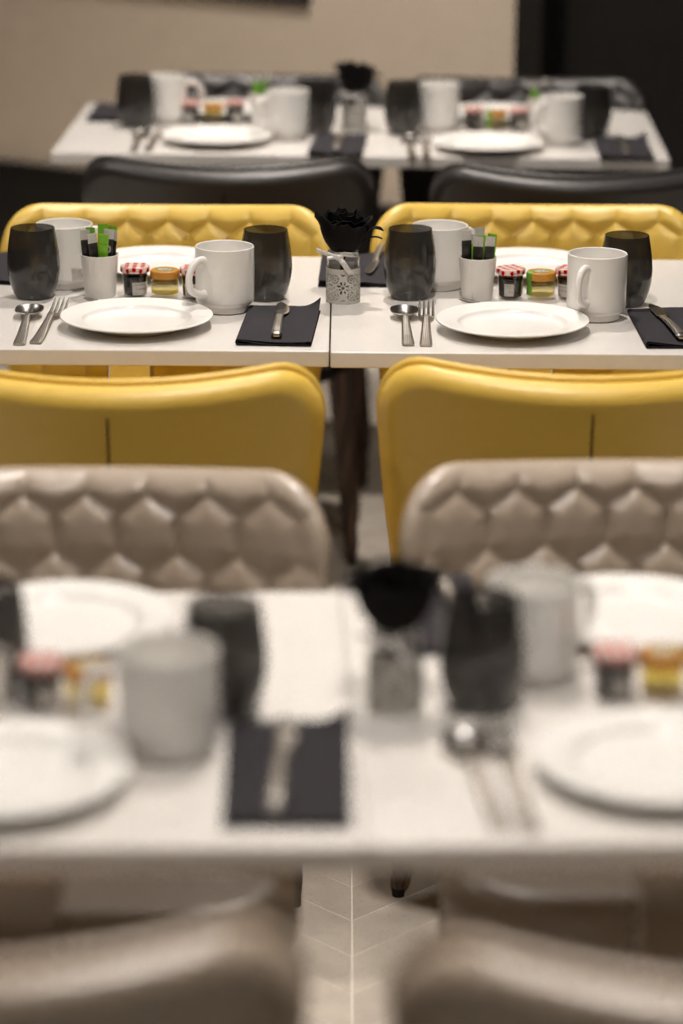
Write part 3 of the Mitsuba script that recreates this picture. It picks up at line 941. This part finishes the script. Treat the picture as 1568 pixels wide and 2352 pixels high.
def knife(x, y, z, a, label, tilt=0.0, roll=0.0):
    build('knife', knife_parts, T().translate([x, y, z]).rotate([0, 0, 1], math.degrees(a)).rotate([1, 0, 0], tilt).rotate([0, 1, 0], roll), label, 'knife', 'steel table knives')


def small_knife(x, y, a, label):
    build('knife', knife_parts, T().translate([x, y, TZ]).rotate([0, 0, 1], math.degrees(a)).scale(.62), label, 'knife', 'small steel knives')


def vase(x, y, yaw, where, lean=0.0, ribbon=True, rose_yaw=0.0):
    xf = at(x, y, TZ, yaw)
    parts = [('glass', vase_glass), ('glass__ridge', vase_ridge), ('sleeve', lace_s, 'cream cut paper lace sleeve')]
    key = build('flower_vase', parts, xf, f'little glass jar with a lace paper sleeve {where}', 'vase', 'lace sleeved vases')
    seen = 0
    for n, sh, *l in ribbon_ss:
        e = n
        if n == 'ribbon__tail':
            e = n + (f'_{seen:03d}' if seen else '')
            seen += 1
        put(f'{key}__{e}', {**sh, 'to_world': xf}, l[0] if l else None)
    rk = fresh('rose')
    rx = T().translate([x, y, TZ + .0770]).rotate([0, 1, 0], lean).rotate([0, 0, 1], math.degrees(rose_yaw)).scale([1.24, 1.24, 1.13])
    for k, p in enumerate(petal_ss):
        put(f'{rk}__petal' + (f'_{k:03d}' if k else ''), {**p, 'to_world': rx})
    put(f'{rk}__sepal', {**sepal_s, 'to_world': rx})
    put(f'{rk}__stem', {**calyx_s, 'to_world': rx})
    say(rk, f'black rose in the lace sleeved jar {where}', 'flower', 'black roses')


# sticks in the cups: (offset x, offset y, lean x, lean y in degrees, turn, colour, length, logo)
def stick_shapes(w, ln):
    nu, nv = 9, 24
    def sheet(z0, z1, puff):
        z = np.linspace(z0, z1, nv)
        u = np.linspace(-1, 1, nu)
        pr = np.sqrt(np.maximum(0, 1 - u ** 2))
        th = puff * np.clip(np.minimum((z - 0) / .012, (ln - .016 - z) / .010), 0.12, 1) if puff else np.full(nv, .00035)
        f = np.stack([np.repeat(u[None] * w / 2, nv, 0), -th[:, None] * pr[None] - .00012, np.repeat(z[:, None], nu, 1)], -1)
        b = f * [1, -1, 1]
        N = nu * nv
        q = grid_faces(nu, nv)
        ends = [[k, k + 1, k + 1 + N, k + N] for k in range(nu - 1)] + [[N - nu + k, 2 * N - nu + k, 2 * N - nu + k + 1, N - nu + k + 1] for k in range(nu - 1)]
        sides = [[k * nu + e, k * nu + e + nu, k * nu + e + nu + N, k * nu + e + N] for k in range(nv - 1) for e in (0, nu - 1)]
        m = mesh(np.vstack([f.reshape(-1, 3), b.reshape(-1, 3)]), np.vstack([tri(q), tri(q[:, ::-1] + N), tri(ends), tri(sides)]))
        trimesh.repair.fix_normals(m)
        return m
    return sheet(0, ln - .0155, .0021), sheet(ln - .0150, ln, 0)


SW, SL = .0150, .096
sb, sf = stick_shapes(SW, SL)
stick_body = {c: ply(sb, 'stick_' + c, smooth=60) for c in ('black', 'green')}
stick_tip = ply(sf, 'stick_foil', smooth=True, uv=np.stack([sf.vertices[:, 0], sf.vertices[:, 2]], 1))
green_tip = ply(sf, 'stick_green', smooth=True)
logo_p = affinity.scale(sg.Point(0, 0).buffer(1, 20), .0042, .0058).difference(affinity.translate(affinity.scale(sg.Point(0, 0).buffer(1, 20), .0034, .0046), -.0012, 0))
lm = prism(logo_p, .0002)
lm.apply_transform(trimesh.transformations.rotation_matrix(PI / 2, [1, 0, 0]))
lm.apply_translation([0, -.0023, .066])
stick_logo = ply(lm, 'paper_label')


def cup(r, s, x, y, sticks, label):
    single('condiment_cup', cup_s, at(x, y, TZ), label, 'cup', 'white condiment cups')
    for ox, oy, lx, ly, turn, colour, lift, extra, words in sticks:
        xf = T().translate([x + ox, y + oy, TZ + .0062 + lift]).rotate([0, 1, 0], lx).rotate([1, 0, 0], -ly).rotate([0, 0, 1], turn)
        parts = [('body', stick_body[colour]), ('tip', green_tip if extra == 'plain' else stick_tip)]
        if extra == 'logo':
            parts.append(('logo', stick_logo, 'white oval print'))
        build('sugar_stick', parts, xf, words + f' in the cup on the middle {SIDE[s]} table' if r == 2 else words + f' in the cup on the {WHERE[r, s]}', 'sachet', 'sugar and coffee sticks')


# ---- middle pair
plate(2, 'L', 'N', -.296, 3.847)
plate(2, 'R', 'N', .243, 3.838)
plate(2, 'L', 'F', -.289, 4.226)
plate(2, 'R', 'F', .287, 4.232)
mug(2, 'L', 'N', -.174, 3.958, -131)
mug(2, 'R', 'N', .370, 3.924, -116)
mug(2, 'L', 'F', -.425, 4.117, 30)
mug(2, 'R', 'F', .147, 4.126, 40)
tumbler(2, 'L', 'F', -.464, 4.037)
tumbler(2, 'L', 'N', -.116, 4.037)
tumbler(2, 'R', 'F', .100, 4.051)
tumbler(2, 'R', 'N', .421, 4.013)
cup(2, 'L', -.366, 4.051, [
    (-.014, -.004, -4, -3, 12, 'black', .000, '', 'leftmost black silver ended stick'),
    (-.006, .006, -5, 2, -20, 'green', .000, 'plain', 'green stick between the two left black ones'),
    (-.004, -.010, -3, -6, 30, 'black', -.003, '', 'black stick leaning left at the front'),
    (.002, -.0090, 4, -5, -8, 'green', -.005, 'plain', 'short bright green stick in front'),
    (.009, -.004, 4, -3, 4, 'black', .001, 'logo', 'black stick with a white oval print'),
    (.013, .000, 5, 0, -30, 'black', -.002, '', 'rightmost black stick'),
    (.004, .010, 0, 5, 10, 'green', .004, 'plain', 'tall green stick at the back'),
    (.011, .008, 5, 4, -25, 'green', .002, 'plain', 'green stick at the back right')], 'small white cup of black and green sticks on the sharp middle left table')
jam(2, 'L', -.313, 4.050, 'berry_jam', [lab_a], 'dark berry jam jar with gingham lid beside the cup on the middle left table')
honey(2, 'L', -.268, 4.046, 'small golden lidded honey jar between two jam jars on the middle left table')
jam(2, 'L', -.2235, 4.041, 'orange_jam', [lab_d], 'orange jam jar half hidden by the front mug on the middle left table')
cup(2, 'R', .202, 4.051, [
    (-.015, -.004, -2, -3, 10, 'black', .003, '', 'leftmost black silver ended stick'),
    (-.007, .004, 0, 2, -15, 'green', -.006, '', 'green stick right of the leftmost black one'),
    (-.002, -.010, 1, -4, -12, 'black', -.005, '', 'short black stick in the front middle'),
    (.004, -.004, 1, -2, 5, 'green', -.005, 'plain', 'bright green stick in the middle'),
    (.011, -.010, 4, -5, 8, 'black', -.004, '', 'wide black stick at the front right'),
    (.015, .004, 4, 2, -30, 'green', -.005, 'plain', 'green stick at the right edge'),
    (.000, .012, 2, 6, 12, 'black', .002, '', 'black stick leaning at the back')], 'small white cup of black and green sticks on the sharp middle right table')
jam(2, 'R', .252, 4.053, 'red_jam', [lab_b, lab_c], 'dark red jam jar with gingham lid beside the cup on the middle right table', .5)
honey(2, 'R', .298, 4.052, 'golden lidded honey jar with a green seal on the middle right table', math.radians(-152), .2)
jam(2, 'R', .3415, 4.056, 'orange_jam', [lab_d], 'orange jam jar half hidden by the front mug on the middle right table', -.4)
vase(0.000, 4.026, 0.0, 'at the seam of the sharp middle tables', 3)
cutlery(2, 'L', -.4515, 3.728, .028, -.430, 3.737, -.06)
cutlery(2, 'R', .092, 3.740, .012, .1165, 3.738, -.03)
napkin(-.150, 3.738, -.05, 0, 'charcoal paper napkin right of the front plate on the middle left table')
knife(-.093, 3.752, TZ + .0085, -.01, 'steel knife on the charcoal napkin of the middle left table', 0, 0)
napkin(.4240, 3.736, .02, 1, 'charcoal paper napkin cut off by the right edge of the photo')
knife(.4765, 3.757, TZ + .0085, .10, 'steel knife on the charcoal napkin at the right edge of the photo')
napkin(.0720, 4.343, PI - .02, 1, 'charcoal paper napkin behind the vase on the middle right table')
knife(.0660, 4.385, TZ + .0085, PI - .12, 'steel knife on the charcoal napkin behind the vase on the middle right table', 0, 20)
napkin(-.5000, 4.343, PI + .02, 1, 'charcoal paper napkin at the left edge of the photo')
knife(-.4930, 4.330, TZ + .0085, PI + .03, 'steel knife on the charcoal napkin at the left edge of the photo', 0, 20)
small_knife(-.309, 3.927, math.radians(37), 'small steel knife whose tip shows behind the front plate on the middle left table')
small_knife(.254, 3.939, math.radians(37), 'small steel knife whose tip shows behind the front plate on the middle right table')

# ---- far pair
plate(3, 'L', 'N', -.253, 5.445)
plate(3, 'R', 'N', .283, 5.385)
plate(3, 'L', 'F', -.247, 5.800)
plate(3, 'R', 'F', .318, 5.765)
mug(3, 'L', 'N', -.114, 5.509, -150)
mug(3, 'L', 'F', -.370, 5.700, 10)
mug(3, 'R', 'N', .431, 5.458, -140)
mug(3, 'R', 'F', .192, 5.619, 60)
tumbler(3, 'L', 'F', -.429, 5.638)
tumbler(3, 'L', 'N', -.055, 5.572)
tumbler(3, 'R', 'F', .120, 5.574)
tumbler(3, 'R', 'N', .500, 5.536)
cup(3, 'L', -.170, 5.690, [(-.008, -.004, -3, -2, 10, 'green', .000, '', 'bright green stick'), (.004, .002, 2, 2, -10, 'green', .002, '', 'second green stick'), (.011, -.008, 4, -4, 5, 'black', 0, '', 'black stick')], 'small white cup of sticks half hidden by the front mug on the far left table')
cup(3, 'R', .405, 5.650, [(-.010, -.004, -3, -2, 10, 'green', -.004, '', 'green stick'), (.004, .002, 2, 2, -10, 'black', .000, '', 'black stick with a silver end')], 'small white cup of sticks half hidden by the front mug on the far right table')
jam(3, 'L', -.320, 5.686, 'orange_jam', [lab_d], 'orange jam jar left of the honey on the far left table')
honey(3, 'L', -.272, 5.690, 'golden lidded honey jar between the jam jars on the far left table')
jam(3, 'L', -.227, 5.695, 'berry_jam', [lab_a], 'dark berry jam jar right of the honey on the far left table')
jam(3, 'R', .266, 5.627, 'orange_jam', [lab_c], 'orange jam jar left of the honey on the far right table')
honey(3, 'R', .312, 5.626, 'honey jar with a green seal between the jam jars on the far right table', math.radians(-140))
jam(3, 'R', .358, 5.620, 'berry_jam', [lab_a], 'dark berry jam jar right of the honey on the far right table')
vase(.020, 5.624, .3, 'at the seam of the far tables', 6, rose_yaw=.5)
cutlery(3, 'L', -.412, 5.330, -.02, -.385, 5.335, -.06)
cutlery(3, 'R', .133, 5.290, .02, .160, 5.290, -.02)
napkin(-.0700, 5.298, -.05, 1, 'charcoal paper napkin between the two front plates on the far tables')
knife(-.0150, 5.305, TZ + .0085, -.03, 'steel knife on the napkin between the two front plates of the far tables')
napkin(.4960, 5.282, -.02, 0, 'charcoal paper napkin by the right end of the far right table')
knife(.5500, 5.290, TZ + .0085, -.02, 'steel knife on the napkin by the right end of the far right table')
napkin(-.4250, 5.915, PI - .03, 1, 'charcoal paper napkin by the left end of the far left table')

# ---- near pair
plate(1, 'L', 'N', -.286, 2.154)
plate(1, 'R', 'N', .276, 2.190)
plate(1, 'L', 'F', -.272, 2.540)
plate(1, 'R', 'F', .289, 2.572)
mug(1, 'L', 'N', -.149, 2.233, -165)
mug(1, 'R', 'F', .180, 2.426, 40)
tumbler(1, 'L', 'N', -.105, 2.325)
tumbler(1, 'L', 'F', -.3255, 2.372, "dark smoked glass cut off by the photo's left edge on the near left table")
tumbler(1, 'R', 'F', .128, 2.347)
jam(1, 'L', -.272, 2.340, 'red_jam', [lab_a], 'dark red jam jar left of the honey on the blurred near left table')
honey(1, 'L', -.229, 2.338, 'honey jar left of the mug on the blurred near left table')
jam(1, 'R', .253, 2.378, 'red_jam', [lab_a], 'dark red jam jar left of the honey on the blurred near right table')
honey(1, 'R', .299, 2.386, 'honey jar at the right edge of the blurred near right table')
cup(1, 'L', -.3245, 2.303, [(.002, .000, 2, 2, -10, 'black', .000, '', 'black stick')], "small white cup cut off by the photo's left edge on the near left table")
vase(.050, 2.345, .2, 'at the seam of the blurred near tables', -2, rose_yaw=2.6)
cutlery(1, 'R', .1330, 2.066, .13, .1560, 2.060, .07)
napkin(-.0960, 2.068, .015, 0, 'charcoal paper napkin in the middle of the blurred near tables')
knife(-.0535, 2.080, TZ + .0085, -.02, 'blurred steel knife on the charcoal napkin of the near left table')
napkin(.1350, 2.705, PI + .04, 1, 'charcoal paper napkin between the black rose and the rear mug on the near right table')
knife(.1020, 2.700, TZ + .0085, PI + .10, 'steel knife on the napkin behind the black rose of the near right table')
